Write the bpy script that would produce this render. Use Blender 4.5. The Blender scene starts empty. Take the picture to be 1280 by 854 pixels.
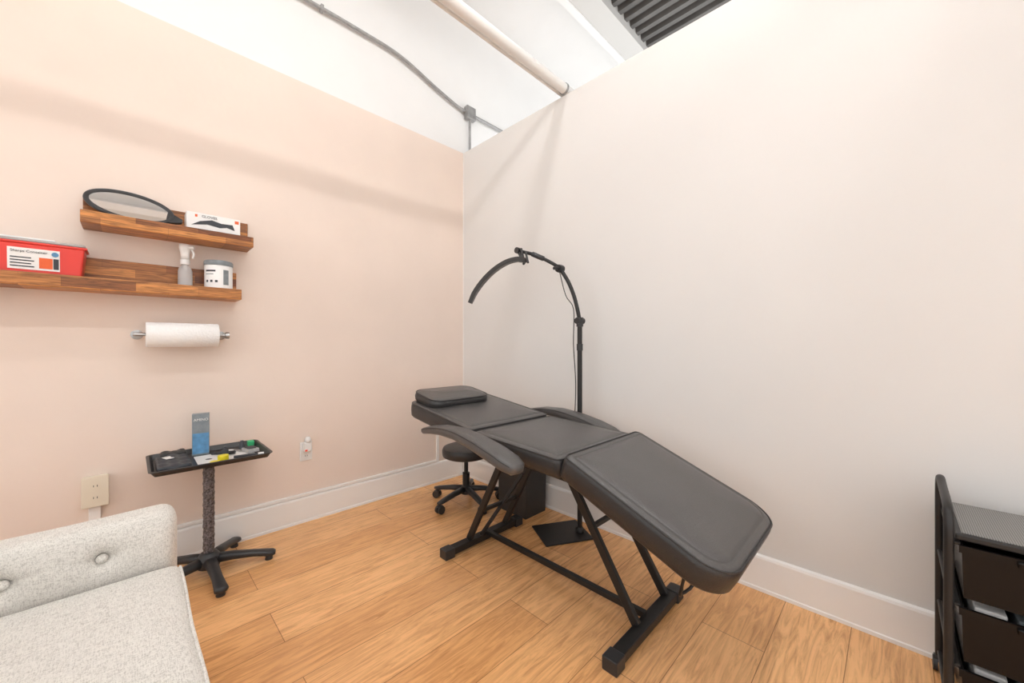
import bpy, bmesh, math, random
from math import sin, cos, pi, radians
from mathutils import Vector, Matrix, Euler
random.seed(4)
S = bpy.context.scene
COL = S.collection
try:
    S.view_settings.view_transform = 'Standard'
    S.view_settings.look = 'None'
    S.view_settings.exposure = 0.0
except Exception:
    pass

# ------------------------------------------------------------------ materials
def new_mat(name, color=(0.8,0.8,0.8), rough=0.5, metal=0.0, bump=0.0, bscale=50.0, coat=0.0, var=0.0, vscale=5.0, spec=0.5, trans=0.0, emis=None, estr=0.0, sheen=0.0):
    m = bpy.data.materials.new(name); m.use_nodes = True
    nt = m.node_tree; b = nt.nodes['Principled BSDF']
    b.inputs['Base Color'].default_value = (*color,1)
    b.inputs['Roughness'].default_value = rough
    b.inputs['Metallic'].default_value = metal
    b.inputs['Specular IOR Level'].default_value = spec
    b.inputs['Coat Weight'].default_value = coat
    b.inputs['Transmission Weight'].default_value = trans
    b.inputs['Sheen Weight'].default_value = sheen
    if emis:
        b.inputs['Emission Color'].default_value = (*emis,1)
        b.inputs['Emission Strength'].default_value = estr
    tc = nt.nodes.new('ShaderNodeTexCoord')
    if bump>0:
        n = nt.nodes.new('ShaderNodeTexNoise'); n.inputs['Scale'].default_value=bscale; n.inputs['Detail'].default_value=3
        bp = nt.nodes.new('ShaderNodeBump'); bp.inputs['Strength'].default_value=bump; bp.inputs['Distance'].default_value=0.01
        nt.links.new(tc.outputs['Object'], n.inputs['Vector'])
        nt.links.new(n.outputs['Fac'], bp.inputs['Height']); nt.links.new(bp.outputs['Normal'], b.inputs['Normal'])
    n2 = nt.nodes.new('ShaderNodeTexNoise'); n2.inputs['Scale'].default_value=vscale; n2.inputs['Detail'].default_value=4
    nt.links.new(tc.outputs['Object'], n2.inputs['Vector'])
    r = nt.nodes.new('ShaderNodeValToRGB')
    v = max(var,0.01)
    r.color_ramp.elements[0].position=0.3; r.color_ramp.elements[1].position=0.7
    r.color_ramp.elements[0].color = (*[c*(1-v) for c in color],1)
    r.color_ramp.elements[1].color = (*[min(1,c*(1+v)) for c in color],1)
    nt.links.new(n2.outputs['Fac'], r.inputs['Fac']); nt.links.new(r.outputs['Color'], b.inputs['Base Color'])
    return m

def floor_mat():
    m = bpy.data.materials.new('laminate_wood'); m.use_nodes=True
    nt=m.node_tree; b=nt.nodes['Principled BSDF']; N=nt.nodes.new; Lk=nt.links.new
    tc=N('ShaderNodeTexCoord'); mp=N('ShaderNodeMapping'); mp.inputs['Rotation'].default_value=(0,0,pi/2); mp.inputs['Location'].default_value=(0.37,0.06,0)
    Lk(tc.outputs['Object'],mp.inputs['Vector'])
    br=N('ShaderNodeTexBrick'); br.inputs['Scale'].default_value=1; br.inputs['Brick Width'].default_value=1.25; br.inputs['Row Height'].default_value=0.22
    br.inputs['Mortar Size'].default_value=0.0015; br.inputs['Mortar Smooth'].default_value=0.3
    br.inputs['Color1'].default_value=(0.91,0.52,0.235,1); br.inputs['Color2'].default_value=(0.75,0.385,0.155,1); br.inputs['Mortar'].default_value=(0.34,0.155,0.055,1)
    br.offset=0.37
    Lk(mp.outputs['Vector'],br.inputs['Vector'])
    mp2=N('ShaderNodeMapping'); mp2.inputs['Scale'].default_value=(22,1.8,1); Lk(tc.outputs['Object'],mp2.inputs['Vector'])
    n=N('ShaderNodeTexNoise'); n.inputs['Scale'].default_value=1.5; n.inputs['Detail'].default_value=9; n.inputs['Roughness'].default_value=0.70; n.inputs['Distortion'].default_value=2.2
    Lk(mp2.outputs['Vector'],n.inputs['Vector'])
    r=N('ShaderNodeValToRGB'); e=r.color_ramp.elements; e[0].position=0.34; e[0].color=(0.62,0.51,0.41,1); e[1].position=0.58; e[1].color=(1.10,1.10,1.10,1)
    Lk(n.outputs['Fac'],r.inputs['Fac'])
    mx=N('ShaderNodeMix'); mx.data_type='RGBA'; mx.blend_type='MULTIPLY'; mx.inputs[0].default_value=0.8
    Lk(br.outputs['Color'],mx.inputs[6]); Lk(r.outputs['Color'],mx.inputs[7]); Lk(mx.outputs[2],b.inputs['Base Color'])
    b.inputs['Roughness'].default_value=0.27
    bp=N('ShaderNodeBump'); bp.inputs['Strength'].default_value=0.08; bp.inputs['Distance'].default_value=0.003
    Lk(n.outputs['Fac'],bp.inputs['Height']); Lk(bp.outputs['Normal'],b.inputs['Normal'])
    return m

def acacia_mat():
    m = bpy.data.materials.new('acacia_wood'); m.use_nodes=True
    nt=m.node_tree; b=nt.nodes['Principled BSDF']; N=nt.nodes.new; Lk=nt.links.new
    tc=N('ShaderNodeTexCoord')
    sep=N('ShaderNodeSeparateXYZ'); Lk(tc.outputs['Object'],sep.inputs[0]); cb=N('ShaderNodeCombineXYZ')
    Lk(sep.outputs['Y'],cb.inputs['X']); Lk(sep.outputs['Z'],cb.inputs['Y'])
    br=N('ShaderNodeTexBrick'); br.inputs['Scale'].default_value=1; br.inputs['Brick Width'].default_value=0.23; br.inputs['Row Height'].default_value=0.04
    br.inputs['Mortar Size'].default_value=0.0004
    br.inputs['Color1'].default_value=(0.62,0.27,0.075,1); br.inputs['Color2'].default_value=(0.18,0.055,0.016,1); br.inputs['Mortar'].default_value=(0.15,0.05,0.015,1)
    Lk(cb.outputs[0],br.inputs['Vector'])
    mp2=N('ShaderNodeMapping'); mp2.inputs['Scale'].default_value=(40,5,60); Lk(tc.outputs['Object'],mp2.inputs['Vector'])
    n=N('ShaderNodeTexNoise'); n.inputs['Scale'].default_value=1.5; n.inputs['Detail'].default_value=6; n.inputs['Distortion'].default_value=1.5
    Lk(mp2.outputs['Vector'],n.inputs['Vector'])
    r=N('ShaderNodeValToRGB'); e=r.color_ramp.elements; e[0].position=0.35; e[0].color=(0.42,0.35,0.27,1); e[1].position=0.65; e[1].color=(1.3,1.25,1.2,1)
    Lk(n.outputs['Fac'],r.inputs['Fac'])
    mx=N('ShaderNodeMix'); mx.data_type='RGBA'; mx.blend_type='MULTIPLY'; mx.inputs[0].default_value=0.8
    Lk(br.outputs['Color'],mx.inputs[6]); Lk(r.outputs['Color'],mx.inputs[7]); Lk(mx.outputs[2],b.inputs['Base Color'])
    b.inputs['Roughness'].default_value=0.4
    return m

def tweed_mat():
    m = bpy.data.materials.new('tweed_fabric'); m.use_nodes=True
    nt=m.node_tree; b=nt.nodes['Principled BSDF']; N=nt.nodes.new; Lk=nt.links.new
    tc=N('ShaderNodeTexCoord')
    outs=[]
    for sc in ((70,480,480),(480,70,480),(380,380,90)):
        mp=N('ShaderNodeMapping'); mp.inputs['Scale'].default_value=sc; Lk(tc.outputs['Object'],mp.inputs['Vector'])
        n=N('ShaderNodeTexNoise'); n.inputs['Scale'].default_value=1.0; n.inputs['Detail'].default_value=2; Lk(mp.outputs['Vector'],n.inputs['Vector']); outs.append(n)
    a=N('ShaderNodeMath'); a.operation='ADD'; Lk(outs[0].outputs['Fac'],a.inputs[0]); Lk(outs[1].outputs['Fac'],a.inputs[1])
    a2=N('ShaderNodeMath'); a2.operation='ADD'; Lk(a.outputs[0],a2.inputs[0]); Lk(outs[2].outputs['Fac'],a2.inputs[1])
    d=N('ShaderNodeMath'); d.operation='DIVIDE'; d.inputs[1].default_value=3; Lk(a2.outputs[0],d.inputs[0])
    r=N('ShaderNodeValToRGB'); e=r.color_ramp.elements; e[0].position=0.37; e[0].color=(0.46,0.435,0.40,1); e[1].position=0.54; e[1].color=(0.78,0.755,0.71,1)
    Lk(d.outputs[0],r.inputs['Fac']); Lk(r.outputs['Color'],b.inputs['Base Color'])
    bp=N('ShaderNodeBump'); bp.inputs['Strength'].default_value=0.5; bp.inputs['Distance'].default_value=0.003
    Lk(d.outputs[0],bp.inputs['Height']); Lk(bp.outputs['Normal'],b.inputs['Normal'])
    b.inputs['Roughness'].default_value=0.95; b.inputs['Sheen Weight'].default_value=0.1
    return m

def grid_mat():
    m = bpy.data.materials.new('perforated_metal'); m.use_nodes=True
    nt=m.node_tree; b=nt.nodes['Principled BSDF']; N=nt.nodes.new; Lk=nt.links.new
    tc=N('ShaderNodeTexCoord'); v=N('ShaderNodeTexVoronoi'); v.inputs['Scale'].default_value=200; v.inputs['Randomness'].default_value=0.0
    Lk(tc.outputs['Object'],v.inputs['Vector'])
    r=N('ShaderNodeValToRGB'); e=r.color_ramp.elements; e[0].position=0.3; e[0].color=(0.30,0.29,0.28,1); e[1].position=0.42; e[1].color=(0.10,0.095,0.09,1)
    Lk(v.outputs['Distance'],r.inputs['Fac']); Lk(r.outputs['Color'],b.inputs['Base Color']); b.inputs['Roughness'].default_value=0.45
    return m

def glow(name,s): return new_mat(name,(1,1,1),0.5,emis=(1.0,0.985,0.965),estr=s)
M = dict(
 pink=new_mat('wall_paint_blush',(0.815,0.695,0.615),0.6,bump=0.07,bscale=22,var=0.025,vscale=2.5,spec=0.3),
 grey=new_mat('wall_paint_warm_white',(0.735,0.725,0.712),0.55,bump=0.03,bscale=30,var=0.008,vscale=2,spec=0.3),
 white=new_mat('white_paint',(0.82,0.82,0.815),0.6,bump=0.05,bscale=40,var=0.01),
 trim=new_mat('trim_paint',(0.90,0.885,0.87),0.35),
 floor=floor_mat(), wood=acacia_mat(), tweed=tweed_mat(), grid=grid_mat(),
 wrap=new_mat('plastic_wrap',(0.13,0.115,0.12),0.2,0.2,bump=1.0,bscale=90,var=0.85,vscale=110),
 leather=new_mat('black_leatherette',(0.075,0.071,0.070),0.32,bump=0.25,bscale=260,var=0.06,vscale=12,spec=0.7),  # lit copy: reflected light on pad tops is put into the colour
 leather_shaded=new_mat('black_leatherette_shaded',(0.028,0.027,0.028),0.36,bump=0.2,bscale=260,var=0.08,vscale=12),  # shaded copy: shade on pad sides put into the colour; stool reuses it
 blackmetal=new_mat('black_powder_coat',(0.018,0.017,0.017),0.42,0.2),
 plastic=new_mat('black_plastic',(0.026,0.026,0.028),0.4),
 darkgrey=new_mat('dark_grey_plastic',(0.035,0.033,0.032),0.5),
 galv=new_mat('galvanised_steel',(0.36,0.36,0.36),0.4,0.5,var=0.15,vscale=30),
 chrome=new_mat('brushed_steel',(0.42,0.42,0.42),0.28,1.0),
 whitepl=new_mat('white_plastic',(0.86,0.86,0.85),0.35),
 beige=new_mat('beige_plastic',(0.80,0.73,0.60),0.4),
 paper=new_mat('paper_towel_tissue',(0.92,0.915,0.91),0.9,bump=0.4,bscale=120),
 red=new_mat('red_plastic',(0.74,0.045,0.03),0.32),
 label=new_mat('white_label',(0.88,0.87,0.86),0.5),
 labeldark=new_mat('dark_ink',(0.04,0.045,0.055),0.5),
 bluelabel=new_mat('blue_print',(0.10,0.27,0.48),0.45,var=0.25,vscale=40),
 greylabel=new_mat('grey_card',(0.22,0.25,0.27),0.45,var=0.2,vscale=30),
 orange=new_mat('orange_print',(0.80,0.13,0.03),0.5),
 clear=new_mat('frosted_bottle',(0.88,0.88,0.88),0.12,trans=0.6),
 mirror=new_mat('mirror_glass',(0.95,0.95,0.95),0.03,1.0),
 yellow=new_mat('yellow_plastic',(0.85,0.72,0.02),0.4),
 green=new_mat('green_plastic',(0.05,0.5,0.2),0.4),
 drawer=new_mat('smoky_drawer_plastic',(0.006,0.005,0.005),0.25,spec=0.25),
 deck=new_mat('corrugated_steel_deck',(0.13,0.125,0.12),0.6,0.2,var=0.2),
 lampdiff=new_mat('lamp_diffuser',(0.13,0.125,0.12),0.4),
 steelbeam=new_mat('beam_paint',(0.62,0.615,0.60),0.6),
 pipe=new_mat('pipe_paint',(0.80,0.795,0.78),0.45,var=0.03),
 redglow=new_mat('indicator_red',(0.9,0.1,0.05),0.4),
)

# ------------------------------------------------------------------ helpers
def empty(name, loc):
    e=bpy.data.objects.new(name,None); e.location=loc; e.empty_display_size=0.1; COL.objects.link(e); return e
def attach(o,parent):
    if parent is not None:
        o.parent=parent; o.matrix_parent_inverse=Matrix.Translation(-Vector(parent.location))
    return o
def mesh_obj(name, verts, faces, mat, parent=None, smooth=True, M4=None):
    me=bpy.data.meshes.new(name)
    vs=[Vector(v) for v in verts]
    if M4 is not None: vs=[M4@v for v in vs]
    me.from_pydata([tuple(v) for v in vs],[],faces)
    bm=bmesh.new(); bm.from_mesh(me); bmesh.ops.recalc_face_normals(bm,faces=bm.faces); bm.to_mesh(me); bm.free()
    if smooth:
        for p in me.polygons: p.use_smooth=True
    me.materials.append(mat)
    o=bpy.data.objects.new(name,me); COL.objects.link(o); attach(o,parent); return o
def sharp(o,ang=40):
    me=o.data
    bm=bmesh.new(); bm.from_mesh(me)
    for e in bm.edges:
        if len(e.link_faces)==2 and e.calc_face_angle(0)>radians(ang): e.smooth=False
    bm.to_mesh(me); bm.free()
def box(name, lo, hi, mat, parent=None, bevel=0.003, rot=None, pivot=None, segs=2):
    lo=Vector(lo); hi=Vector(hi); c=(lo+hi)/2; s=hi-lo
    bm=bmesh.new(); bmesh.ops.create_cube(bm,size=1)
    for v in bm.verts: v.co=Vector((v.co.x*s.x,v.co.y*s.y,v.co.z*s.z))
    if bevel>0: bmesh.ops.bevel(bm,geom=list(bm.edges),offset=min(bevel,min(s)*0.45),segments=segs,profile=0.5,affect='EDGES')
    pv=Vector(pivot) if pivot is not None else c
    R=Euler(rot).to_matrix() if rot else Matrix.Identity(3)
    for v in bm.verts: v.co = pv + R@(v.co+c-pv)
    me=bpy.data.meshes.new(name); bm.to_mesh(me); bm.free(); me.materials.append(mat)
    o=bpy.data.objects.new(name,me); COL.objects.link(o); attach(o,parent); return o
def smoothpts(pts,k=6):
    pts=[Vector(p) for p in pts]; out=[]
    for i in range(len(pts)-1):
        p0=pts[max(i-1,0)];p1=pts[i];p2=pts[i+1];p3=pts[min(i+2,len(pts)-1)]
        for j in range(k):
            t=j/k
            out.append(0.5*((2*p1)+(-p0+p2)*t+(2*p0-5*p1+4*p2-p3)*t*t+(-p0+3*p1-3*p2+p3)*t**3))
    out.append(pts[-1]); return out
def tube(name, pts, r, mat, parent=None, smooth=0, segs=12, closed=False):
    P=smoothpts(pts,smooth) if smooth else [Vector(p) for p in pts]
    n=len(P); verts=[];faces=[]
    up=None
    for i in range(n):
        if closed: d=(P[(i+1)%n]-P[i-1]).normalized()
        else: d=(P[min(i+1,n-1)]-P[max(i-1,0)]).normalized()
        if up is None:
            up=Vector((0,0,1)) if abs(d.z)<0.9 else Vector((1,0,0))
        x=(up-d*up.dot(d)).normalized(); y=d.cross(x); up=x
        for j in range(segs):
            a=2*pi*j/segs
            verts.append(P[i]+x*cos(a)*r+y*sin(a)*r)
    m=n if closed else n-1
    for i in range(m):
        for j in range(segs):
            a=i*segs+j;b=i*segs+(j+1)%segs;c=((i+1)%n)*segs+(j+1)%segs;d2=((i+1)%n)*segs+j
            faces.append((a,b,c,d2))
    if not closed:
        faces.append(tuple(range(segs))); faces.append(tuple(range((n-1)*segs,n*segs)))
    o=mesh_obj(name,verts,faces,mat,parent); sharp(o,50); return o
def bar(name,p1,p2,w,h,mat,parent,upv=(0,0,1),bevel=0.003):
    p1=Vector(p1);p2=Vector(p2);d=(p2-p1);L=d.length;d.normalize();u=Vector(upv);y=u.cross(d).normalized();z=d.cross(y)
    bm=bmesh.new();bmesh.ops.create_cube(bm,size=1)
    for v in bm.verts:v.co=Vector((v.co.x*L,v.co.y*w,v.co.z*h))
    bmesh.ops.bevel(bm,geom=list(bm.edges),offset=bevel,segments=2,profile=0.5,affect='EDGES')
    c=(p1+p2)/2
    for v in bm.verts: v.co=c+d*v.co.x+y*v.co.y+z*v.co.z
    me=bpy.data.meshes.new(name);bm.to_mesh(me);bm.free();me.materials.append(mat)
    o=bpy.data.objects.new(name,me);COL.objects.link(o);attach(o,parent);return o
def lathe(name,prof,loc,mat,parent=None,segs=32,axis='Z'):
    verts=[];faces=[];n=len(prof);loc=Vector(loc)
    for (r,z) in prof:
        for j in range(segs):
            a=2*pi*j/segs; v=Vector((r*cos(a),r*sin(a),z))
            if axis=='X': v=Vector((v.z,v.x,v.y))
            if axis=='Y': v=Vector((v.x,v.z,v.y))
            verts.append(loc+v)
    for i in range(n-1):
        for j in range(segs):
            faces.append((i*segs+j,i*segs+(j+1)%segs,(i+1)*segs+(j+1)%segs,(i+1)*segs+j))
    if prof[0][0]>1e-5: faces.append(tuple(range(segs)))
    if prof[-1][0]>1e-5: faces.append(tuple(range((n-1)*segs,n*segs)))
    o=mesh_obj(name,verts,faces,mat,parent)
    bm=bmesh.new(); bm.from_mesh(o.data); bmesh.ops.remove_doubles(bm,verts=bm.verts,dist=1e-6); bmesh.ops.recalc_face_normals(bm,faces=bm.faces); bm.to_mesh(o.data); bm.free()
    sharp(o,35); return o
def rrect(L,W,rc,d,n=8):
    out=[]
    corners=[(L,W/2,0,rc[1]),(0,W/2,pi/2,rc[0]),(0,-W/2,pi,rc[0]),(L,-W/2,1.5*pi,rc[1])]
    for (cx,cy,a0,r) in corners:
        r2=max(r-d,0.004)
        sx=1 if cx>0 else -1; sy=1 if cy>0 else -1
        ox=cx-sx*(d+r2); oy=cy-sy*(d+r2)
        for k in range(n+1):
            a=a0+pi/2*k/n; out.append((ox+r2*cos(a),oy+r2*sin(a)))
    return out
def pad(name,L,W,T,rc,re,dome,mat,parent,M4,matside=None,stitch=0.035,groove=0.0025):
    levels=[(0.06,-T),(0.015,-T+0.002),(0.004,-T+0.014),(0,-T*0.5),(0,-re)]
    for k in range(1,6):
        th=pi/2*k/5; levels.append((re*(1-cos(th)),-re+re*sin(th)))
    if groove>0:
        levels+= [(stitch-0.004,0.001),(stitch,-groove),(stitch+0.004,0.002)]
    levels+= [(stitch+0.03,dome*0.45),(stitch+0.07,dome*0.75),(stitch+0.13,dome*0.95),(min(W,L)/2-0.02 if groove==0 else min(W,L)/2-0.06,dome)]
    if groove==0: levels=[l for i,l in enumerate(levels) if i<10 or l[0]<min(L,W)/2-0.01]
    verts=[];faces=[];n=None
    for (d,z) in levels:
        ring=rrect(L,W,rc,d); n=len(ring)
        verts+=[(x,y,z) for x,y in ring]
    for i in range(len(levels)-1):
        for j in range(n):
            faces.append((i*n+j,i*n+(j+1)%n,(i+1)*n+(j+1)%n,(i+1)*n+j))
    faces.append(tuple(range(n))); faces.append(tuple(range((len(levels)-1)*n,len(levels)*n)))
    o=mesh_obj(name,verts,faces,mat,parent,True,M4)
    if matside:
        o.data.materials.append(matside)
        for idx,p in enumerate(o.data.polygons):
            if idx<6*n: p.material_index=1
    pp=[M4@Vector((x,y,-re*0.25)) for x,y in rrect(L,W,rc,re*0.2)]
    tube(name+'_piping',pp,0.0035,matside or mat,parent,closed=True,segs=8)
    return o
def axis_list(lo,hi,r,n):
    a=[lo,lo+r*0.12,lo+r*0.3,lo+r*0.55,lo+r*0.8]
    b=[hi-r*0.8,hi-r*0.55,hi-r*0.3,hi-r*0.12,hi]
    m=[lo+r+(hi-lo-2*r)*i/n for i in range(n+1)]
    return a+m+b
def soft_box(name,lo,hi,r,n,mat,parent,disp=None):
    ax=[axis_list(lo[i],hi[i],r,n[i]) for i in range(3)]
    bm=bmesh.new()
    def grid(fix,val,u,v):
        vs=[[None]*len(ax[v]) for _ in ax[u]]
        for i,a in enumerate(ax[u]):
            for j,b in enumerate(ax[v]):
                p=[0,0,0];p[fix]=val;p[u]=a;p[v]=b
                vs[i][j]=bm.verts.new(p)
        for i in range(len(ax[u])-1):
            for j in range(len(ax[v])-1):
                bm.faces.new((vs[i][j],vs[i+1][j],vs[i+1][j+1],vs[i][j+1]))
    for f,u,v in ((0,1,2),(1,0,2),(2,0,1)):
        grid(f,lo[f],u,v);grid(f,hi[f],u,v)
    bmesh.ops.remove_doubles(bm,verts=bm.verts,dist=1e-5)
    for vt in bm.verts:
        p=vt.co.copy(); q=Vector([min(max(p[i],lo[i]+r),hi[i]-r) for i in range(3)])
        d=p-q
        if d.length>1e-7: vt.co=q+d.normalized()*r
        if disp: vt.co=vt.co+Vector(disp(vt.co))
    bmesh.ops.recalc_face_normals(bm,faces=bm.faces)
    me=bpy.data.meshes.new(name);bm.to_mesh(me);bm.free();me.materials.append(mat)
    for p in me.polygons:p.use_smooth=True
    o=bpy.data.objects.new(name,me);COL.objects.link(o);attach(o,parent);return o
def loft(name,secs,mat,parent,segs=20,ex=2.5):
    C=[Vector(s[0]) for s in secs];verts=[];faces=[];n=len(secs)
    for i,s in enumerate(secs):
        d=(C[min(i+1,n-1)]-C[max(i-1,0)]).normalized(); w=Vector((0,0,1)).cross(d)
        w = w.normalized() if w.length>0.2 else Vector((0,1,0))
        u=d.cross(w).normalized()
        for j in range(segs):
            a=2*pi*j/segs; c=cos(a);sn=sin(a)
            cx=math.copysign(abs(c)**(2/ex),c);sy=math.copysign(abs(sn)**(2/ex),sn)
            verts.append(C[i]+w*cx*s[1]+u*sy*s[2])
    for i in range(n-1):
        for j in range(segs):
            faces.append((i*segs+j,i*segs+(j+1)%segs,(i+1)*segs+(j+1)%segs,(i+1)*segs+j))
    faces.append(tuple(range(segs)));faces.append(tuple(range((n-1)*segs,n*segs)))
    return mesh_obj(name,verts,faces,mat,parent)
def text(name,body,loc,size,mat,parent,rot=(pi/2,0,pi/2)):
    c=bpy.data.curves.new(name,'FONT');c.body=body;c.size=size;c.extrude=0.0003;c.align_x='CENTER';c.align_y='CENTER'
    c.materials.append(mat);o=bpy.data.objects.new(name,c);o.location=loc;o.rotation_euler=rot;COL.objects.link(o);attach(o,parent);return o
def open_bin(name,lo,hi,taper,th,mat,parent):
    def ring(z,d): return [(lo[0]+d,lo[1]+d,z),(hi[0]-d,lo[1]+d,z),(hi[0]-d,hi[1]-d,z),(lo[0]+d,hi[1]-d,z)]
    R=[ring(lo[2],taper),ring(hi[2]-0.02,0.006),ring(hi[2]-0.02,0),ring(hi[2],0),ring(hi[2],th+0.006),ring(lo[2]+th,taper+th)]
    verts=[p for r in R for p in r];faces=[(0,1,2,3)]
    for i in range(5):
        for j in range(4): faces.append((i*4+j,i*4+(j+1)%4,(i+1)*4+(j+1)%4,(i+1)*4+j))
    faces.append((20,21,22,23))
    return mesh_obj(name,verts,faces,mat,parent,False)
def frame_wall(name,lo,hi,ilo,ihi,axis,mat):
    def P(a,t,z): return (a,t,z) if axis=='x' else (t,a,z)
    vs=[]
    for t in (lo[1],hi[1]):
        for a,z in ((lo[0],lo[2]),(hi[0],lo[2]),(hi[0],hi[2]),(lo[0],hi[2]),(ilo[0],ilo[1]),(ihi[0],ilo[1]),(ihi[0],ihi[1]),(ilo[0],ihi[1])): vs.append(P(a,t,z))
    fs=[]
    for o8 in (0,8):
        for i in range(4): fs.append((o8+i,o8+(i+1)%4,o8+4+(i+1)%4,o8+4+i))
    for i in range(4):
        fs.append((i,(i+1)%4,8+(i+1)%4,8+i)); fs.append((4+i,4+(i+1)%4,12+(i+1)%4,12+i))
    return mesh_obj(name,vs,fs,mat,None,False)

WT=2.84   # partition height
HC=4.20   # building ceiling
# ------------------------------------------------------------------ room shell
box('floor',(-0.02,-6.5,-0.06),(7.0,0.0,0.0),M['floor'],bevel=0)
box('wall_left',(-0.12,-3.8,0),(0,0.0,WT),M['pink'],bevel=0)
box('wall_left_upper',(-0.14,-3.8,WT),(-0.012,5.0,HC),M['white'],bevel=0)
box('wall_right',(0,0,0),(4.3,0.12,WT),M['grey'],bevel=0.002)
frame_wall('wall_back',(0.0,-3.82,0),(4.32,-3.70,WT),(0.3,0.05),(4.0,2.65),'x',M['white'])  # unseen wall; its large opening is added to let world fill in
frame_wall('wall_side',(-3.70,4.20,0),(0.0,4.32,WT),(-3.4,0.05),(-0.7,2.6),'y',M['white'])  # opening here also added for fill from the world background
e=empty('added_fill_window_1',(2.2,-3.76,1.3))  # unseen window frame, added with the opening for fill light
for x in (0.3,1.52,2.74,3.96): box('mullion',(x,-3.79,0.05),(x+0.04,-3.74,2.65),M['trim'],e,0.003)
for z in (0.05,2.61): box('frame_rail',(0.3,-3.79,z),(4.0,-3.74,z+0.04),M['trim'],e,0.003)
e=empty('added_fill_window_2',(4.26,-2.1,1.3))  # second unseen window, likewise added for fill light
for y in (-3.4,-2.07,-0.74): box('mullion',(4.24,y,0.05),(4.29,y+0.04,2.6),M['trim'],e,0.003)
for z in (0.05,2.56): box('frame_rail',(4.24,-3.4,z),(4.29,-0.7,z+0.04),M['trim'],e,0.003)
box('ceiling',(-0.1,-4.5,HC),(0.80,5.0,HC+0.1),M['white'],bevel=0)
box('ceiling_beam',(0.725,-4.5,4.05),(0.955,5.0,4.30),M['steelbeam'],bevel=0.004)
box('trim_beam_flange',(0.70,-4.5,4.035),(0.76,5.0,4.05),M['white'],bevel=0.002)
vs=[];fs=[];y=-4.5
prof=[]
while y<5.0:
    prof+=[(y,0.0),(y+0.045,0.0),(y+0.055,0.045),(y+0.10,0.045)]; y+=0.11
for (yy,z) in prof:
    vs.append((0.95,yy,4.12+z)); vs.append((5.0,yy,4.12+z))
for i in range(len(prof)-1): fs.append((2*i,2*i+1,2*i+3,2*i+2))
mesh_obj('ceiling_corrugated_deck',vs,fs,M['deck'],smooth=False)
def baseboard(name,axis,a,b):
    prof=[(0,0),(0.020,0),(0.020,0.014),(0.016,0.018),(0.016,0.150),(0.013,0.160),(0.004,0.165),(0,0.165)]
    vs=[];n=len(prof)
    for t in (a,b):
        for d,z in prof: vs.append((d,t,z) if axis=='y' else (t,-d,z))
    fs=[(i,(i+1)%n,n+(i+1)%n,n+i) for i in range(n)]+[tuple(range(n)),tuple(range(n,2*n))]
    mesh_obj(name,vs,fs,M['trim'],smooth=False)
baseboard('baseboard_left','y',-3.7,-0.022)
baseboard('baseboard_right','x',0.0,4.2)
box('trim_raceway',(0.0,-0.285,0.165),(0.012,-0.262,0.39),M['trim'],bevel=0.002)
box('trim_cable_cover',(0.0,-2.15,0.166),(0.014,-0.285,0.186),M['trim'],bevel=0.004)

# pipes across the top of the room
p=empty('ceiling_pipe',(1.12,-1.9,2.885))
tube('pipe_body',[(1.12,-3.75,2.88),(1.12,0.10,2.88)],0.032,M['pipe'],p,segs=24)
tube('pipe_collar',[(1.12,-0.014,2.88),(1.12,-0.001,2.88)],0.037,M['galv'],p,segs=24)
tube('pipe_conduit',[(1.07,-3.75,2.875),(1.07,0.10,2.875)],0.011,M['pipe'],p)
p=empty('ceiling_pipe',(3.17,-1.9,2.93))
tube('pipe_body',[(3.17,-3.75,2.93),(3.17,0.10,2.93)],0.085,M['pipe'],p,segs=24)

# conduit
c=empty('electrical_conduit',(0.02,-0.7,3.35))
tube('conduit_run',[(0.018,-3.4,3.40),(0.018,-1.6,3.375),(0.018,-0.95,3.375),(0.018,-0.62,3.36),(0.018,-0.30,3.27),(0.018,-0.08,3.215),(0.018,0.02,3.21)],0.013,M['galv'],c,smooth=6)
tube('conduit_run_far',[(0.018,0.10,3.205),(0.018,0.30,3.205),(0.018,3.0,3.20)],0.013,M['galv'],c)
tube('conduit_drop',[(0.018,0.06,3.16),(0.018,0.06,2.845)],0.011,M['galv'],c)
box('junction_box',(0.0,0.01,3.15),(0.045,0.11,3.26),M['galv'],c,0.004)
box('junction_box_cover',(0.045,0.015,3.155),(0.050,0.105,3.255),M['galv'],c,0.002)
for yy in (-1.2,-2.2): box('conduit_strap',(0.0,yy,3.355),(0.035,yy+0.02,3.395),M['galv'],c,0.003)

def fixture(x,z,y0,y1,s):
    e=empty('fluorescent_fixture',(x,(y0+y1)/2,z))
    vs=[];pr=[(-0.15,-0.005),(-0.06,0.075),(0.06,0.075),(0.15,-0.005),(0.145,-0.005),(0.055,0.068),(-0.055,0.068),(-0.145,-0.005)]
    for yy in (y0,y1):
        for a,b in pr: vs.append((x+a,yy,z+b))
    fs=[(i,(i+1)%8,8+(i+1)%8,8+i) for i in range(8)]+[tuple(range(8)),tuple(range(8,16))]
    mesh_obj('added_reflector',vs,fs,M['white'],e,False)  # unseen wide reflector, added to keep tube light off the upper wall
    tube('tube_lamp',[(x,y0+0.03,z),(x,y1-0.03,z)],0.02,glow('fluorescent_tube_glow',s),e,segs=12)
    for yy in (y0,y1-0.03): box('lamp_holder',(x-0.02,yy,z-0.02),(x+0.02,yy+0.03,z+0.066),M['whitepl'],e,0.002)
    for yy in (y0+0.3,y1-0.3): tube('hanger',[(x,yy,z+0.075),(x,yy,4.12)],0.003,M['galv'],e,segs=6)
fixture(2.32,3.58,-3.4,-0.25,38)
fixture(1.42,3.80,-3.2,-0.4,24)
fixture(3.44,3.80,-3.4,-0.25,7)
fixture(4.55,3.58,-3.4,-0.25,17)

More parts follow.
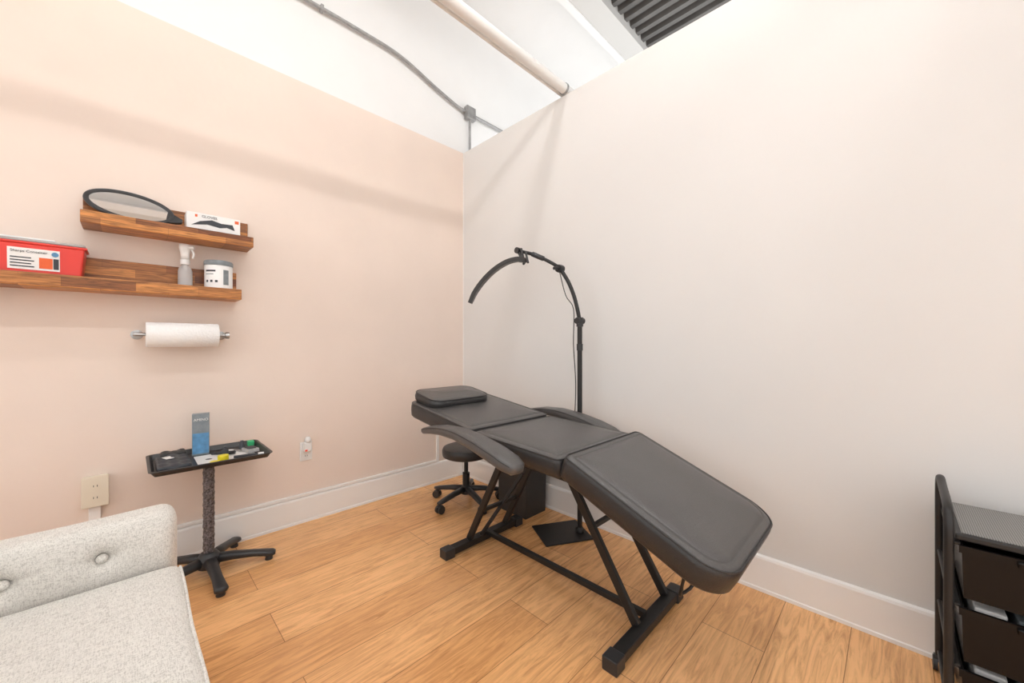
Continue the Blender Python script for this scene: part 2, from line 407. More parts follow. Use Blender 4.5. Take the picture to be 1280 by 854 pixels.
# ------------------------------------------------------------------ shelves
def shelf(name,y0,y1,z0):
    e=empty(name,(0.08,(y0+y1)/2,z0))
    box('board',(0,y0,z0),(0.165,y1,z0+0.02),M['wood'],e,0.002)
    box('front_lip',(0.148,y0,z0+0.001),(0.166,y1,z0+0.056),M['wood'],e,0.003)
    box('back_board',(0,y0,z0+0.001),(0.016,y1,z0+0.165),M['wood'],e,0.003)
shelf('wall_shelf',-2.246,-1.600,1.690)
shelf('wall_shelf',-2.78,-1.655,1.393)

# hand mirror
e=empty('hand_mirror',(0.08,-2.09,1.80))
bot=Vector((0.130,0,1.722)); top=Vector((0.03,0,1.895)); w=(top-bot).normalized(); nrm=Vector((0,1,0)).cross(w).normalized()
if nrm.x<0: nrm=-nrm
cen=Vector((0.080,-2.085,1.815)); ang=radians(-9)
A=Vector((0,1,0))*cos(ang)+w*sin(ang); B=w*cos(ang)-Vector((0,1,0))*sin(ang)
ring=[cen+A*0.150*cos(t)+B*0.082*sin(t) for t in [2*pi*i/64 for i in range(64)]]
tube('frame',ring,0.010,M['plastic'],e,closed=True,segs=10)
vs=[cen+nrm*0.002]+[cen+nrm*0.002+A*0.145*cos(2*pi*i/64)+B*0.078*sin(2*pi*i/64) for i in range(64)]
mesh_obj('glass',vs,[(0,i+1,(i+1)%64+1) for i in range(64)],M['mirror'],e,False)
vs=[v-nrm*0.006 for v in vs]
mesh_obj('backing',vs,[(0,i+1,(i+1)%64+1) for i in range(64)],M['plastic'],e,False)
hs=[(0.130,0.034),(0.150,0.030),(0.168,0.022),(0.182,0.015),(0.190,0.010)]
vs=[];fs=[]
for (s,hw) in hs:
    for sg in (-1,1):
        for nn in (-0.007,0.007): vs.append(cen+A*s+B*(sg*hw-0.012)+nrm*nn)
for i in range(len(hs)-1):
    a=i*4;b=a+4
    fs+=[(a,a+1,b+1,b),(a+1,a+3,b+3,b+1),(a+3,a+2,b+2,b+3),(a+2,a,b,b+2)]
fs+=[(0,1,3,2),(16,17,19,18)]
mesh_obj('handle',vs,fs,M['plastic'],e,False)

# glove box
def flat_poly(name,pts,x,mat,par):
    vs=[(x,py,pz) for py,pz in pts]+[(x+0.0008,py,pz) for py,pz in pts];n=len(pts)
    mesh_obj(name,vs,[tuple(range(n)),tuple(range(n,2*n))]+[(i,(i+1)%n,n+(i+1)%n,n+i) for i in range(n)],mat,par,False)
e=empty('glove_box',(0.08,-1.78,1.712))
box('carton',(0.02,-1.884,1.711),(0.125,-1.655,1.838),M['label'],e,0.002)
k=0.028
flat_poly('printed_swoosh',[(-1.865,1.742+k),(-1.80,1.755+k),(-1.745,1.747+k),(-1.715,1.755+k),(-1.68,1.745+k),(-1.69,1.775+k),(-1.74,1.772+k),(-1.78,1.782+k),(-1.83,1.767+k)],0.1252,M['labeldark'],e)
text('label_text','GLOVES',(0.1262,-1.79,1.822),0.018,M['labeldark'],e)
flat_poly('printed_logo',[(-1.68,1.812),(-1.662,1.812),(-1.662,1.828),(-1.68,1.828)],0.1252,M['orange'],e)
flat_poly('printed_logo_b',[(-1.85,1.815),(-1.84,1.815),(-1.84,1.828),(-1.85,1.828)],0.1252,M['orange'],e)

# sharps container
e=empty('sharps_container',(0.08,-2.39,1.413))
def rr(x0,x1,y0,y1,z):return [(x0,y0,z),(x1,y0,z),(x1,y1,z),(x0,y1,z)]
bm_v=rr(0.035,0.135,-2.535,-2.245,1.414)+rr(0.028,0.145,-2.55,-2.232,1.57)
o=mesh_obj('tub',bm_v,[(0,1,2,3),(4,5,6,7)]+[(i,(i+1)%4,4+(i+1)%4,4+i) for i in range(4)],M['red'],e,False)
md=o.modifiers.new('bev','BEVEL');md.width=0.008;md.segments=3
box('rim',(0.022,-2.558,1.568),(0.147,-2.225,1.578),M['red'],e,0.003)
box('lid',(0.026,-2.552,1.578),(0.143,-2.231,1.590),M['clear'],e,0.004)
box('lid_flap',(0.04,-2.48,1.590),(0.13,-2.32,1.598),M['whitepl'],e,0.003)
def lab(name,y0,y1,z0,z1,mat,off=0.0012):
    vs=[]
    for (yy,zz) in ((y0,z0),(y1,z0),(y1,z1),(y0,z1)):
        x=0.135+0.010*(zz-1.414)/0.156+off; vs.append((x,yy,zz))
    vs+=[(a-0.0008,b,c2) for a,b,c2 in vs]
    mesh_obj(name,vs,[(0,1,2,3),(4,5,6,7)]+[(i,(i+1)%4,4+(i+1)%4,4+i) for i in range(4)],mat,e,False)
lab('label_white',-2.445,-2.305,1.462,1.55,M['label'])
lab('label_biohazard',-2.362,-2.325,1.470,1.515,M['orange'],0.0022)
lab('label_biohazard_panel',-2.323,-2.308,1.470,1.515,M['labeldark'],0.0022)
for q in range(4): lab('label_bars_%d'%q,-2.438,-2.375-0.008*(q%2),1.472+0.012*q,1.4765+0.012*q,M['labeldark'],0.0022)
text('label_text','Sharps Container',(0.1458,-2.388,1.536),0.014,M['labeldark'],e)
lathe('label_badge',[(0.0001,0),(0.010,0),(0.010,0.001),(0.0001,0.001)],(0.1455,-2.318,1.533),M['bluelabel'],e,20,'X')

# spray bottle
e=empty('spray_bottle',(0.075,-1.885,1.413))
lathe('bottle',[(0.0,0),(0.027,0),(0.030,0.004),(0.030,0.115),(0.027,0.128),(0.015,0.145),(0.013,0.155)],(0.075,-1.885,1.414),M['clear'],e)
lathe('water',[(0.0,0.003),(0.027,0.003),(0.028,0.05),(0.0,0.05)],(0.075,-1.885,1.414),M['whitepl'],e)
lathe('collar',[(0.018,0.15),(0.020,0.152),(0.020,0.175),(0.016,0.178)],(0.075,-1.885,1.414),M['whitepl'],e)
loft('spray_head',[((0.075,-1.885,1.590),0.018,0.018),((0.075,-1.886,1.62),0.019,0.017),((0.077,-1.887,1.652),0.024,0.020),((0.079,-1.887,1.668),0.022,0.017),((0.080,-1.887,1.674),0.012,0.01)],M['whitepl'],e)
tube('nozzle',[(0.079,-1.885,1.655),(0.098,-1.850,1.655)],0.010,M['whitepl'],e)
tube('trigger',[(0.085,-1.862,1.65),(0.092,-1.852,1.625),(0.088,-1.856,1.600)],0.005,M['whitepl'],e,smooth=4)

# wipes canister
e=empty('wipes_canister',(0.078,-1.745,1.413))
lathe('tub',[(0,0),(0.058,0),(0.062,0.004),(0.062,0.165),(0.060,0.168)],(0.078,-1.745,1.414),M['label'],e,40)
lathe('lid',[(0.064,0.160),(0.065,0.163),(0.065,0.180),(0.061,0.186),(0.030,0.188),(0.0,0.188)],(0.078,-1.745,1.414),M['greylabel'],e,40)
def curved_label(name,a0,a1,z0,z1,mat,r=0.0628):
    n=10;vs=[]
    for i in range(n+1):
        a=a0+(a1-a0)*i/n
        for z in (z0,z1): vs.append((0.078+r*cos(a),-1.745+r*sin(a),z))
    mesh_obj(name,vs,[(2*i,2*i+2,2*i+3,2*i+1) for i in range(n)],mat,e,True)
curved_label('label_title',-1.15,-0.35,1.537,1.546,M['labeldark'])
curved_label('label_line',-1.15,-0.5,1.522,1.526,M['greylabel'])
for i in range(3): curved_label('label_icon',-1.10+0.36*i,-0.92+0.36*i,1.480,1.492,M['labeldark'])
curved_label('label_panel',0.2,0.62,1.47,1.55,M['greylabel'])

# paper towel holder
e=empty('paper_towel_holder',(0.1,-1.89,1.196))
lathe('paper_roll',[(0.018,-0.142),(0.060,-0.142),(0.0615,-0.139),(0.0615,0.139),(0.060,0.142),(0.018,0.142)],(0.10,-1.893,1.196),M['paper'],e,40,'Y')
tube('rod',[(0.10,-2.08,1.196),(0.10,-1.71,1.196)],0.008,M['chrome'],e)
lathe('end_cap',[(0,-0.008),(0.016,-0.008),(0.018,-0.004),(0.018,0.010),(0.0,0.012)],(0.10,-1.712,1.196),M['chrome'],e,24,'Y')
tube('bracket_arm',[(0.0,-2.065,1.196),(0.10,-2.065,1.196)],0.008,M['chrome'],e)
tube('bracket_arm_b',[(0.0,-1.728,1.196),(0.10,-1.728,1.196)],0.008,M['chrome'],e)
lathe('wall_flange',[(0,0),(0.024,0),(0.024,0.006),(0.010,0.010)],(0.0,-2.065,1.196),M['chrome'],e,24,'X')
lathe('wall_flange_b',[(0,0),(0.024,0),(0.024,0.006),(0.010,0.010)],(0.0,-1.728,1.196),M['chrome'],e,24,'X')

# outlets
e=empty('electrical_outlet',(0.0,-2.205,0.45))
box('outlet_box',(0,-2.246,0.385),(0.035,-2.165,0.522),M['beige'],e,0.003)
box('cover_plate',(0.035,-2.250,0.381),(0.040,-2.161,0.526),M['beige'],e,0.002)
for z in (0.425,0.480):
    lathe('socket_face',[(0,0),(0.016,0),(0.017,0.002),(0,0.002)],(0.040,-2.205,z),M['beige'],e,24,'X')
    for dy in (-0.006,0.006): box('slot',(0.0418,-2.205+dy-0.0012,z-0.004),(0.0426,-2.205+dy+0.0012,z+0.005),M['labeldark'],e,0)
box('raceway',(0,-2.228,0.165),(0.02,-2.188,0.385),M['trim'],e,0.002)
e=empty('electrical_outlet',(0.0,-1.28,0.46))
box('cover_plate',(0,-1.318,0.395),(0.006,-1.245,0.515),M['whitepl'],e,0.002)
lathe('socket_face',[(0,0),(0.016,0),(0.017,0.002),(0,0.002)],(0.006,-1.281,0.425),M['whitepl'],e,24,'X')
for dy in (-0.006,0.006): box('slot',(0.0078,-1.281+dy-0.0012,0.421),(0.0086,-1.281+dy+0.0012,0.430),M['labeldark'],e,0)
e=empty('air_freshener',(0.03,-1.27,0.50))
box('plug_body',(0.0065,-1.302,0.455),(0.045,-1.258,0.520),M['whitepl'],e,0.008)
loft('vent_cap',[((0.028,-1.278,0.515),0.020,0.018),((0.028,-1.278,0.535),0.018,0.016),((0.028,-1.278,0.550),0.012,0.011)],M['whitepl'],e)
box('indicator',(0.0445,-1.300,0.462),(0.047,-1.285,0.474),M['redglow'],e,0.001)

# ------------------------------------------------------------------ tray stand
cx,cy=0.27,-1.81
e=empty('tray_stand',(cx,cy,0))
lathe('hub',[(0,0.035),(0.045,0.035),(0.050,0.05),(0.048,0.085),(0.034,0.105),(0.024,0.11)],(cx,cy,0),M['plastic'],e)
for i in range(5):
    a=radians(3+72*i); d=Vector((cos(a),sin(a),0)); R=0.285
    loft('leg_%d'%(i+1),[(Vector((cx,cy,0.068))+d*0.03,0.026,0.024),(Vector((cx,cy,0.064))+d*0.10,0.024,0.020),(Vector((cx,cy,0.050))+d*0.19,0.022,0.016),(Vector((cx,cy,0.036))+d*0.25,0.026,0.016),(Vector((cx,cy,0.032))+d*(R-0.012),0.028,0.015),(Vector((cx,cy,0.030))+d*R,0.014,0.010)],M['plastic'],e)
    lathe('foot_%d'%(i+1),[(0,0),(0.018,0),(0.019,0.004),(0.014,0.022)],Vector((cx,cy,0))+d*0.255,M['plastic'],e,20)
lathe('pole_wrapped',[(0.0235+0.0010*sin(k*2.3)+0.0008*sin(k*5.1),0.10+k*0.0098) for k in range(45)],(cx,cy,0),M['wrap'],e,20)
tube('pole_top',[(cx,cy,0.53),(cx,cy,0.572)],0.014,M['plastic'],e)
box('tray_support',(cx-0.06,cy-0.06,0.560),(cx+0.06,cy+0.06,0.568),M['plastic'],e,0.002)
def dish(name,x0,x1,y0,y1,z0,z1,mat,par):
    ch=0.03
    def ring(d,z):
        return [(x0+x,(y0+y1)/2+y,z) for x,y in rrect(x1-x0,y1-y0,(ch,ch),d,6)]
    lv=[(0.02,z0),(0.006,z1-0.006),(0.0,z1-0.004),(0.0,z1),(0.010,z1),(0.014,z1-0.006),(0.024,z0+0.003)]
    vs=[];n=0
    for d,z in lv:
        r=ring(d,z);n=len(r);vs+=r
    fs=[]
    for i in range(len(lv)-1):
        for j in range(n): fs.append((i*n+j,i*n+(j+1)%n,(i+1)*n+(j+1)%n,(i+1)*n+j))
    fs.append(tuple(range(n)));fs.append(tuple(range((len(lv)-1)*n,len(lv)*n)))
    o=mesh_obj(name,vs,fs,mat,par);sharp(o,40);return o
dish('tray',0.055,0.44,-2.035,-1.565,0.567,0.592,M['plastic'],e)
zt=0.571
e=empty('product_box',(0.13,-1.83,zt))
box('carton',(0.115,-1.862,zt),(0.155,-1.792,zt+0.215),M['greylabel'],e,0.001,rot=(0,0,radians(-8)))
box('print_lower',(0.1552,-1.860,zt+0.01),(0.1562,-1.794,zt+0.115),M['bluelabel'],e,0,rot=(0,0,radians(-8)),pivot=(0.135,-1.827,zt))
text('label_text','AMINO',(0.1572,-1.829,zt+0.185),0.018,M['label'],e,(pi/2,0,radians(82)))
e=empty('paper_sheet',(0.2,-1.7,zt))
box('sheet',(0.17,-1.86,zt+0.0002),(0.36,-1.62,zt+0.0009),M['label'],e,0)
e=empty('black_pouch',(0.25,-1.95,zt))
soft_box('pouch_body',(0.15,-2.005,zt+0.0005),(0.395,-1.885,zt+0.026),0.010,(14,10,1),M['labeldark'],e,disp=lambda p:(0,0,0.006*sin(p.x*90)*sin(p.y*80) if p.z>zt+0.01 else 0))
box('pouch_label',(0.20,-1.975,zt+0.0285),(0.25,-1.945,zt+0.030),M['label'],e,0.0,rot=(0,0,0.3))
e=empty('zip_pouch',(0.2,-1.93,zt))
soft_box('pouch_body',(0.085,-1.985,zt+0.0005),(0.145,-1.885,zt+0.034),0.010,(6,8,1),M['darkgrey'],e,disp=lambda p:(0,0,0.004*sin(p.x*120)*sin(p.y*100) if p.z>zt+0.01 else 0))
e=empty('tape_roll',(0.325,-1.745,zt))
lathe('ring',[(0.010,0),(0.022,0),(0.023,0.002),(0.023,0.024),(0.022,0.026),(0.010,0.026)],(0.345,-1.762,zt+0.001),M['yellow'],e,28)
e=empty('tape_roll',(0.35,-1.80,zt))
lathe('ring',[(0.010,0),(0.019,0),(0.019,0.012),(0.010,0.012)],(0.385,-1.80,zt+0.001),M['yellow'],e,28)
e=empty('ink_bottle',(0.28,-1.76,zt))
lathe('bottle',[(0,0),(0.014,0),(0.014,0.035),(0.006,0.042),(0.006,0.05),(0,0.05)],(0.28,-1.745,zt+0.003),M['labeldark'],e,20)
e=empty('ink_bottle',(0.2,-1.65,zt))
lathe('bottle',[(0,0),(0.013,0),(0.013,0.03),(0.008,0.038),(0.008,0.045),(0,0.045)],(0.17,-1.655,zt+0.003),M['labeldark'],e,20)
e=empty('ink_cup',(0.2,-1.70,zt))
lathe('cup',[(0,0),(0.010,0),(0.013,0.018),(0.010,0.018),(0.008,0.004),(0,0.004)],(0.235,-1.715,zt+0.003),M['whitepl'],e,20)
e=empty('tweezers',(0.2,-1.65,zt))
tube('arm_a',[(0.15,-1.72,zt+0.008),(0.28,-1.61,zt+0.006)],0.003,M['chrome'],e)
tube('arm_b',[(0.15,-1.72,zt+0.008),(0.285,-1.625,zt+0.006)],0.003,M['chrome'],e)
e=empty('tattoo_cartridge_pack',(0.2,-1.62,zt))
box('pack',(0.22,-1.66,zt+0.003),(0.30,-1.605,zt+0.022),M['clear'],e,0.003,rot=(0,0,0.2))
box('pack_cap',(0.10,-1.62,zt+0.003),(0.135,-1.590,zt+0.030),M['green'],e,0.003)
box('pack_insert',(0.23,-1.65,zt+0.022),(0.285,-1.615,zt+0.026),M['labeldark'],e,0.001,rot=(0,0,0.2))
e=empty('marker_pen',(0.33,-1.66,zt))
tube('barrel',[(0.35,-1.72,zt+0.009),(0.37,-1.62,zt+0.009)],0.007,M['labeldark'],e)
tube('cap',[(0.37,-1.62,zt+0.009),(0.375,-1.595,zt+0.009)],0.0075,M['whitepl'],e)
e=empty('wrapped_grip',(0.32,-1.69,zt))
tube('body',[(0.20,-1.79,zt+0.012),(0.26,-1.70,zt+0.012)],0.009,M['plastic'],e)

# ------------------------------------------------------------------ sofa
e=empty('sofa',(1.6,-2.4,0))
btn=[(1.0,-2.151,0.490),(1.0,-2.338,0.490),(1.0,-2.525,0.490)]
def arm_disp(p):
    dx=0
    if p.x>0.96:
        f=min(1,(p.x-0.96)/0.03)
        for b in btn:
            dy=p.y-b[1];dz=p.z-b[2];d2=dy*dy+dz*dz
            dx-=0.028*math.exp(-d2/0.0007)+0.012*math.exp(-d2/0.006)
            for an in (0.25,pi-0.25,pi/2):
                s=dy*cos(an)+dz*sin(an); q=-dy*sin(an)+dz*cos(an)
                if s>0: dx-=0.008*math.exp(-(q/0.008)**2)*math.exp(-s/0.04)
        dx+=0.014*sin(max(0,min(1,(p.z-0.40)/0.16))*pi)
        dx*=f
    dz=0.003*sin(p.y*9) if p.z>0.5 else 0
    return (dx,0,dz)
soft_box('arm_left',(0.855,-2.85,0.13),(0.998,-1.975,0.590),0.045,(8,110,60),M['tweed'],e,arm_disp)
soft_box('arm_right',(2.27,-2.85,0.13),(2.41,-1.98,0.590),0.045,(4,10,10),M['tweed'],e)
for i,b in enumerate(btn):
    lathe('button_%d'%i,[(0,0.007),(0.008,0.005),(0.013,0.000),(0.014,-0.006),(0.0,-0.012)],(0.986,b[1],b[2]),M['tweed'],e,20,'X')
def seat_disp(p):
    f=max(0,min(1,(p.x-1.0)/0.06))*max(0,min(1,(-1.97-p.y)/0.05))
    return (0,0.002*sin((p.x-1)*12),(0.010*f if p.z>0.36 else 0))
soft_box('seat_cushion',(1.004,-2.70,0.27),(2.266,-1.968,0.420),0.03,(24,16,4),M['tweed'],e,seat_disp)
soft_box('base',(1.0,-2.80,0.13),(2.27,-1.985,0.275),0.02,(4,4,2),M['tweed'],e)
soft_box('backrest',(0.90,-2.93,0.13),(2.37,-2.71,0.80),0.05,(10,4,8),M['tweed'],e)
for x in (0.92,2.34):
    for y2 in (-2.82,-2.03): lathe('foot',[(0,0),(0.016,0),(0.024,0.135),(0,0.135)],(x,y2,0),M['plastic'],e,20)
tube('seat_piping',[(1.03+0.02*q,-1.973+0.002*sin((0.03+0.02*q)*12),0.412) for q in range(61)],0.004,M['tweed'],e)

# ------------------------------------------------------------------ treatment bed
e=empty('massage_bed',(1.55,-0.62,0))
Wd=0.60; yc=-0.62
def T4(x,z,pitch): return Matrix.Translation((x,yc,z))@Matrix.Rotation(radians(pitch),4,'Y')
pad('seat_pad',0.535,Wd,0.085,(0.03,0.03),0.022,0.012,M['leather'],e,T4(1.255,0.727,2.5),M['leather_shaded'])
pad('leg_pad',0.635,Wd,0.10,(0.035,0.115),0.026,0.014,M['leather'],e,T4(1.805,0.728,22.5),M['leather_shaded'])
pad('back_pad',0.595,Wd,0.090,(0.06,0.03),0.022,0.010,M['leather'],e,T4(0.655,0.810,7.5),M['leather_shaded'])
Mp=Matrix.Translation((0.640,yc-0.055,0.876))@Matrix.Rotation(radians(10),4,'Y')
pad('head_pillow',0.26,0.43,0.064,(0.07,0.07),0.030,0.010,M['leather'],e,Mp,M['leather_shaded'],stitch=0.032,groove=0)
def armrest(nm,y0,s):
    secs=[((0.965,y0+s*0.01,0.700),0.010,0.008),((0.985,y0,0.702),0.026,0.016),((1.05,y0,0.716),0.034,0.020),((1.15,y0,0.730),0.040,0.024),((1.27,y0,0.732),0.046,0.027),((1.40,y0,0.715),0.052,0.030),((1.52,y0,0.690),0.056,0.031),((1.60,y0,0.668),0.054,0.030),((1.645,y0,0.655),0.042,0.025),((1.662,y0,0.650),0.020,0.012)]
    loft(nm,secs,M['leather'],e,28,3.0)
    tube(nm+'_piping',[Vector(s_[0])+Vector((0,-s_[1]*0.96,s_[2]*0.55)) for s_ in secs[1:-1]],0.003,M['leather_shaded'],e,smooth=4,segs=8)
    bar(nm+'_bracket',(1.42,y0,0.69),(1.40,y0-s*0.10,0.61),0.035,0.02,M['blackmetal'],e)
armrest('armrest_near',-1.005,-1)
armrest('armrest_far',-0.235,1)
bm_=M['blackmetal']
for y0 in (-0.82,-0.42):
    bar('rail_%d'%int(-y0*100),(1.18,y0,0.630),(1.84,y0,0.600),0.03,0.035,bm_,e)
for x0,z0 in ((1.22,0.628),(1.52,0.614),(1.80,0.602)):
    bar('cross_%d'%int(x0*100),(x0,-0.82,z0),(x0,-0.42,z0),0.03,0.03,bm_,e)
for y0 in (-0.78,-0.46):
    bar('back_frame_%d'%int(-y0*100),(0.78,y0,0.690),(1.24,y0,0.630),0.025,0.02,bm_,e)
    bar('leg_frame_%d'%int(-y0*100),(1.83,y0,0.600),(2.25,y0,0.430),0.025,0.02,bm_,e)
bar('foot_bar_head',(1.0,-0.90,0.028),(1.0,-0.35,0.028),0.05,0.035,bm_,e)
bar('foot_bar_leg',(2.0,-0.90,0.028),(2.0,-0.31,0.028),0.05,0.035,bm_,e)
for x0 in (1.0,2.0):
    for y0 in (-0.88,-0.35):
        box('foot_cap',(x0-0.03,y0-0.03,0.0),(x0+0.03,y0+0.03,0.050),M['plastic'],e,0.004)
bar('stretcher',(1.0,-0.615,0.055),(1.99,-0.615,0.055),0.025,0.025,bm_,e)
for y0,nm in ((-0.73,'near'),(-0.45,'far')):
    bar('head_leg_'+nm,(1.0,y0,0.045),(1.31,y0,0.62),0.035,0.022,bm_,e,upv=(0,1,0))
for y0,nm in ((-0.68,'near'),(-0.42,'far')):
    bar('foot_leg_'+nm,(1.985,y0,0.045),(1.62,y0,0.61),0.035,0.022,bm_,e,upv=(0,1,0))
bar('head_leg_cross',(1.10,-0.73,0.235),(1.10,-0.45,0.235),0.02,0.02,bm_,e)
bar('head_brace',(1.02,-0.66,0.05),(1.20,-0.50,0.41),0.02,0.014,bm_,e,upv=(0,1,0))
bar('foot_leg_cross',(1.78,-0.68,0.36),(1.78,-0.42,0.36),0.02,0.02,bm_,e)
tube('leg_prop',[(2.19,-0.66,0.435),(2.15,-0.66,0.25),(2.14,-0.63,0.215),(2.17,-0.58,0.25),(2.22,-0.56,0.42)],0.006,bm_,e,smooth=3)
bar('adjust_strut',(1.72,-0.55,0.50),(2.10,-0.55,0.49),0.02,0.014,bm_,e)

# ------------------------------------------------------------------ stool
cx,cy=0.50,-0.36
e=empty('rolling_stool',(cx,cy,0))
lathe('seat',[(0,0.335),(0.150,0.335),(0.168,0.345),(0.172,0.365),(0.172,0.385),(0.164,0.402),(0.140,0.410),(0.0,0.413)],(cx,cy,0),M['leather_shaded'],e,48)
lathe('seat_plate',[(0,0.315),(0.07,0.315),(0.07,0.335),(0,0.335)],(cx,cy,0),M['blackmetal'],e)
lathe('gas_lift',[(0,0.10),(0.026,0.10),(0.026,0.215),(0.015,0.217),(0.015,0.32),(0,0.32)],(cx,cy,0),M['blackmetal'],e)
lathe('hub',[(0,0.065),(0.035,0.065),(0.040,0.08),(0.036,0.115),(0.026,0.125)],(cx,cy,0),M['plastic'],e)
for i in range(5):
    a=radians(-12+72*i);d=Vector((cos(a),sin(a),0));c0=Vector((cx,cy,0))
    loft('leg_%d'%(i+1),[(c0+d*0.025+Vector((0,0,0.10)),0.024,0.020),(c0+d*0.12+Vector((0,0,0.092)),0.022,0.017),(c0+d*0.23+Vector((0,0,0.074)),0.020,0.014),(c0+d*0.262+Vector((0,0,0.070)),0.012,0.010)],M['plastic'],e)
    t=Vector((-sin(a),cos(a),0))
    pc=c0+d*0.245
    tube('caster_stem_%d'%(i+1),[pc+Vector((0,0,0.03)),pc+Vector((0,0,0.07))],0.006,M['plastic'],e)
    for s in (-1,1):
        tube('caster_wheel_%d'%(i+1),[pc+t*(s*0.006)+Vector((0,0,0.027)),pc+t*(s*0.022)+Vector((0,0,0.027))],0.027,M['plastic'],e,segs=20)
    loft('caster_hood_%d'%(i+1),[(pc+t*-0.018+Vector((0,0,0.048)),0.018,0.009),(pc+t*0.018+Vector((0,0,0.048)),0.018,0.009)],M['plastic'],e)

# waste bin
e=empty('waste_bin',(0.86,-0.15,0))
open_bin('bin_body',(0.73,-0.27,0.0),(1.01,-0.05,0.40),0.012,0.004,M['darkgrey'],e)
open_bin('bin_liner_rim',(0.722,-0.278,0.375),(1.018,-0.042,0.405),0.004,0.006,M['plastic'],e)

# ------------------------------------------------------------------ lamp
e=empty('half_moon_floor_lamp',(1.36,-0.16,0))
bx=Vector((1.275,-0.235,0))
box('base_plate',(bx.x-0.15,bx.y-0.125,0.0),(bx.x+0.15,bx.y+0.125,0.010),M['blackmetal'],e,0.003,rot=(0,0,radians(61)))
px,py=1.352,-0.158
tube('pole',[(px,py,0.008),(px,py,1.285)],0.015,M['blackmetal'],e,segs=16)
lathe('pole_socket',[(0,0.01),(0.025,0.01),(0.025,0.03),(0.018,0.04)],(px,py,0),M['blackmetal'],e)
tube('pole_clamp',[(px,py,1.255),(px,py,1.31)],0.021,M['plastic'],e,segs=16)
tube('pole_clamp_b',[(px,py,1.11),(px,py,1.15)],0.019,M['plastic'],e,segs=16)
lathe('knob',[(0,-0.03),(0.020,-0.03),(0.020,0.03),(0,0.03)],(px,py,1.290),M['plastic'],e,16,'Y')
tube('lower_arm',[(px,py,1.29),(1.325,-0.168,1.42),(1.285,-0.182,1.53),(1.234,-0.20,1.617)],0.012,M['blackmetal'],e,smooth=5)
lathe('elbow_joint',[(0,-0.02),(0.024,-0.02),(0.026,0),(0.024,0.02),(0,0.02)],(1.234,-0.20,1.617),M['plastic'],e,20,'Y')
tube('elbow_knob',[(1.234,-0.22,1.617),(1.234,-0.26,1.612)],0.010,M['plastic'],e)
tube('upper_arm',[(1.234,-0.20,1.622),(1.16,-0.225,1.672),(1.07,-0.26,1.722),(0.970,-0.30,1.757)],0.011,M['blackmetal'],e,smooth=5)
tube('upper_arm_sleeve',[(1.13,-0.236,1.690),(1.06,-0.264,1.727)],0.016,M['plastic'],e)
lathe('top_joint',[(0,-0.02),(0.020,-0.02),(0.020,0.02),(0,0.02)],(0.972,-0.30,1.757),M['plastic'],e,20,'Y')
tube('drop_bracket',[(0.972,-0.30,1.757),(1.00,-0.305,1.715),(1.035,-0.31,1.670)],0.012,M['blackmetal'],e,smooth=4)
lathe('ball_head',[(0,-0.022),(0.016,-0.018),(0.022,0),(0.016,0.018),(0,0.022)],(1.005,-0.308,1.695),M['plastic'],e,20)
tube('knob_screw',[(1.035,-0.31,1.668),(1.06,-0.345,1.652)],0.008,M['plastic'],e)
tube('clamp_wing',[(1.045,-0.31,1.735),(1.075,-0.32,1.66)],0.007,M['plastic'],e)
tube('clamp_arm',[(1.00,-0.305,1.765),(1.02,-0.305,1.70)],0.008,M['plastic'],e)
arc=smoothpts([(1.045,-0.305,1.683),(0.985,-0.320,1.697),(0.905,-0.345,1.685),(0.815,-0.375,1.640),(0.735,-0.405,1.570),(0.680,-0.430,1.495),(0.655,-0.448,1.428)],6)
def ribbon(nm,arc,w,h,off,mat):
    vs=[];fs=[];n=len(arc)
    for i in range(n):
        d=(arc[min(i+1,n-1)]-arc[max(i-1,0)]).normalized()
        s=Vector((0,0,1)).cross(d).normalized()
        if s.y>0:s=-s
        u=d.cross(s).normalized()
        if u.z<0:u=-u
        for a,b in ((-1,-1),(1,-1),(1,1),(-1,1)): vs.append(arc[i]+s*w/2*a+u*(h/2*b+off))
    for i in range(n-1):
        for j in range(4): fs.append((i*4+j,i*4+(j+1)%4,i*4+4+(j+1)%4,i*4+4+j))
    fs+=[(0,1,2,3),tuple(range(4*n-4,4*n))]
    mesh_obj(nm,vs,fs,mat,e,False)
ribbon('lamp_head_housing',arc,0.034,0.026,0,M['darkgrey'])
ribbon('lamp_head_diffuser',arc[2:-2],0.026,0.004,-0.015,M['lampdiff'])
tube('power_cable',[(1.23,-0.20,1.60),(1.27,-0.19,1.45),(1.315,-0.17,1.36),(1.31,-0.165,1.15),(1.325,-0.162,0.9),(1.315,-0.16,0.6),(1.335,-0.16,0.3),(1.34,-0.158,0.06)],0.003,M['plastic'],e,smooth=5,segs=8)

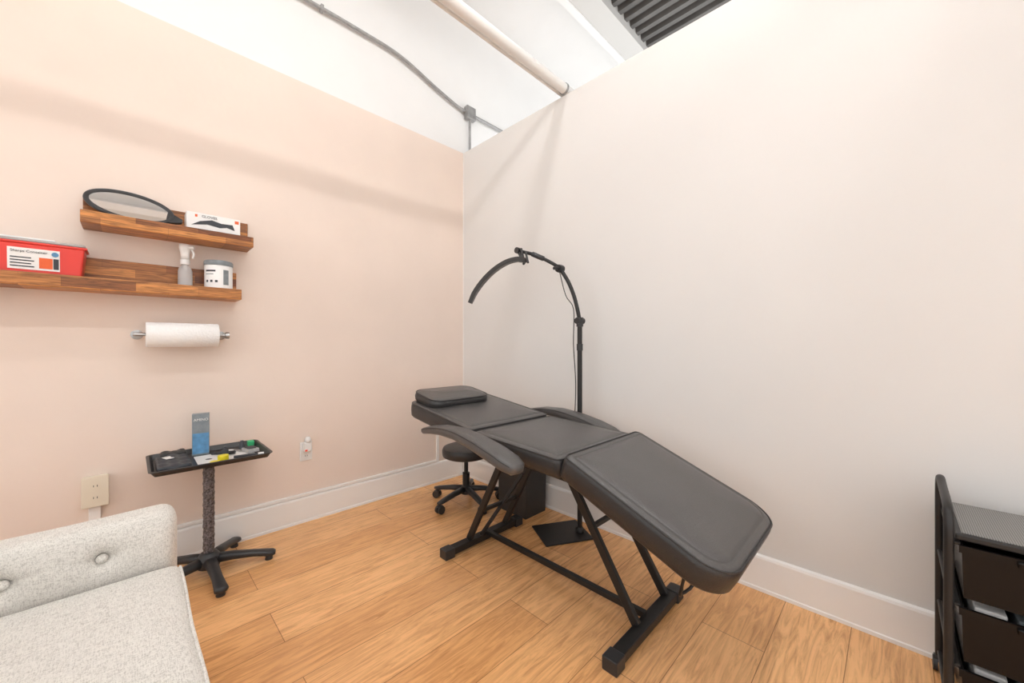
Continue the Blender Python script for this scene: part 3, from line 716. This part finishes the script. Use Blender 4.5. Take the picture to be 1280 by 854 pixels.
# ------------------------------------------------------------------ drawer cart
e=empty('drawer_cart',(3.0,-0.23,0))
x0,x1,yb,yf=2.815,3.165,-0.075,-0.405
for xx,nm in ((x0,'left'),(x1,'right')):
    tube('side_frame_'+nm,[(xx,yb,0.055),(xx,yb,0.55),(xx,yb,0.63),(xx,yb-0.012,0.672),(xx,yb-0.045,0.690),(xx,yb-0.12,0.682),(xx,yf+0.05,0.668),(xx,yf+0.012,0.640),(xx,yf,0.60),(xx,yf,0.5),(xx,yf,0.055)],0.011,M['blackmetal'],e,smooth=5,segs=14)
    for z in (0.07,0.25,0.425): tube('side_rail_%s'%nm,[(xx,yb,z),(xx,yf,z)],0.006,M['blackmetal'],e)
for yy in (yb,yf):
    tube('cross_bar',[(x0,yy,0.07),(x1,yy,0.07)],0.007,M['blackmetal'],e)
box('top_frame',(x0+0.012,yf+0.002,0.585),(x1-0.012,yb-0.002,0.603),M['blackmetal'],e,0.004)
box('top_mesh',(x0+0.025,yf+0.015,0.6032),(x1-0.025,yb-0.015,0.6052),M['grid'],e,0)
for i,(za,zb) in enumerate(((0.425,0.575),(0.245,0.398),(0.07,0.222))):
    open_bin('drawer_%d'%(i+1),(x0+0.018,yf-0.012,za),(x1-0.018,yb-0.01,zb),0.010,0.004,M['drawer'],e)
    box('drawer_handle_%d'%(i+1),(x0+0.12,yf-0.022,zb-0.022),(x1-0.12,yf-0.010,zb-0.004),M['drawer'],e,0.004)
    box('runner_%d'%(i+1),(x0+0.002,yf,zb-0.004),(x0+0.022,yb,zb+0.004),M['blackmetal'],e,0.001)
    if i>0:
        for q in range(3):
            box('supplies_%d'%(i+1),(x0+0.05+0.08*q,yf+0.03+0.02*q,za+0.012),(x0+0.11+0.08*q,yb-0.06-0.02*q,zb-0.004-0.010*q),M['label'] if q%2==0 else M['greylabel'],e,0.004)
for xx in (x0,x1):
    for yy in (yb,yf):
        tube('caster_stem',[(xx,yy,0.03),(xx,yy,0.07)],0.006,M['blackmetal'],e)
        for s in (-1,1): tube('caster_wheel',[(xx+0.004*s,yy,0.024),(xx+0.016*s,yy,0.024)],0.024,M['plastic'],e,segs=20)
        loft('caster_hood',[((xx-0.014,yy,0.046),0.014,0.008),((xx+0.014,yy,0.046),0.014,0.008)],M['plastic'],e)

# ------------------------------------------------------------------ world, camera
w=bpy.data.worlds.new('World');S.world=w;w.use_nodes=True
w.node_tree.nodes['Background'].inputs['Color'].default_value=(1.0,0.995,0.985,1)
w.node_tree.nodes['Background'].inputs['Strength'].default_value=1.68
cam=bpy.data.cameras.new('camera');cam.sensor_width=36;cam.lens=36*478/1280;cam.shift_y=3/1280;cam.clip_start=0.02
co=bpy.data.objects.new('camera',cam);COL.objects.link(co);co.location=(2.703,-2.091,1.15);co.rotation_euler=(pi/2,0,pi/4)
S.camera=co
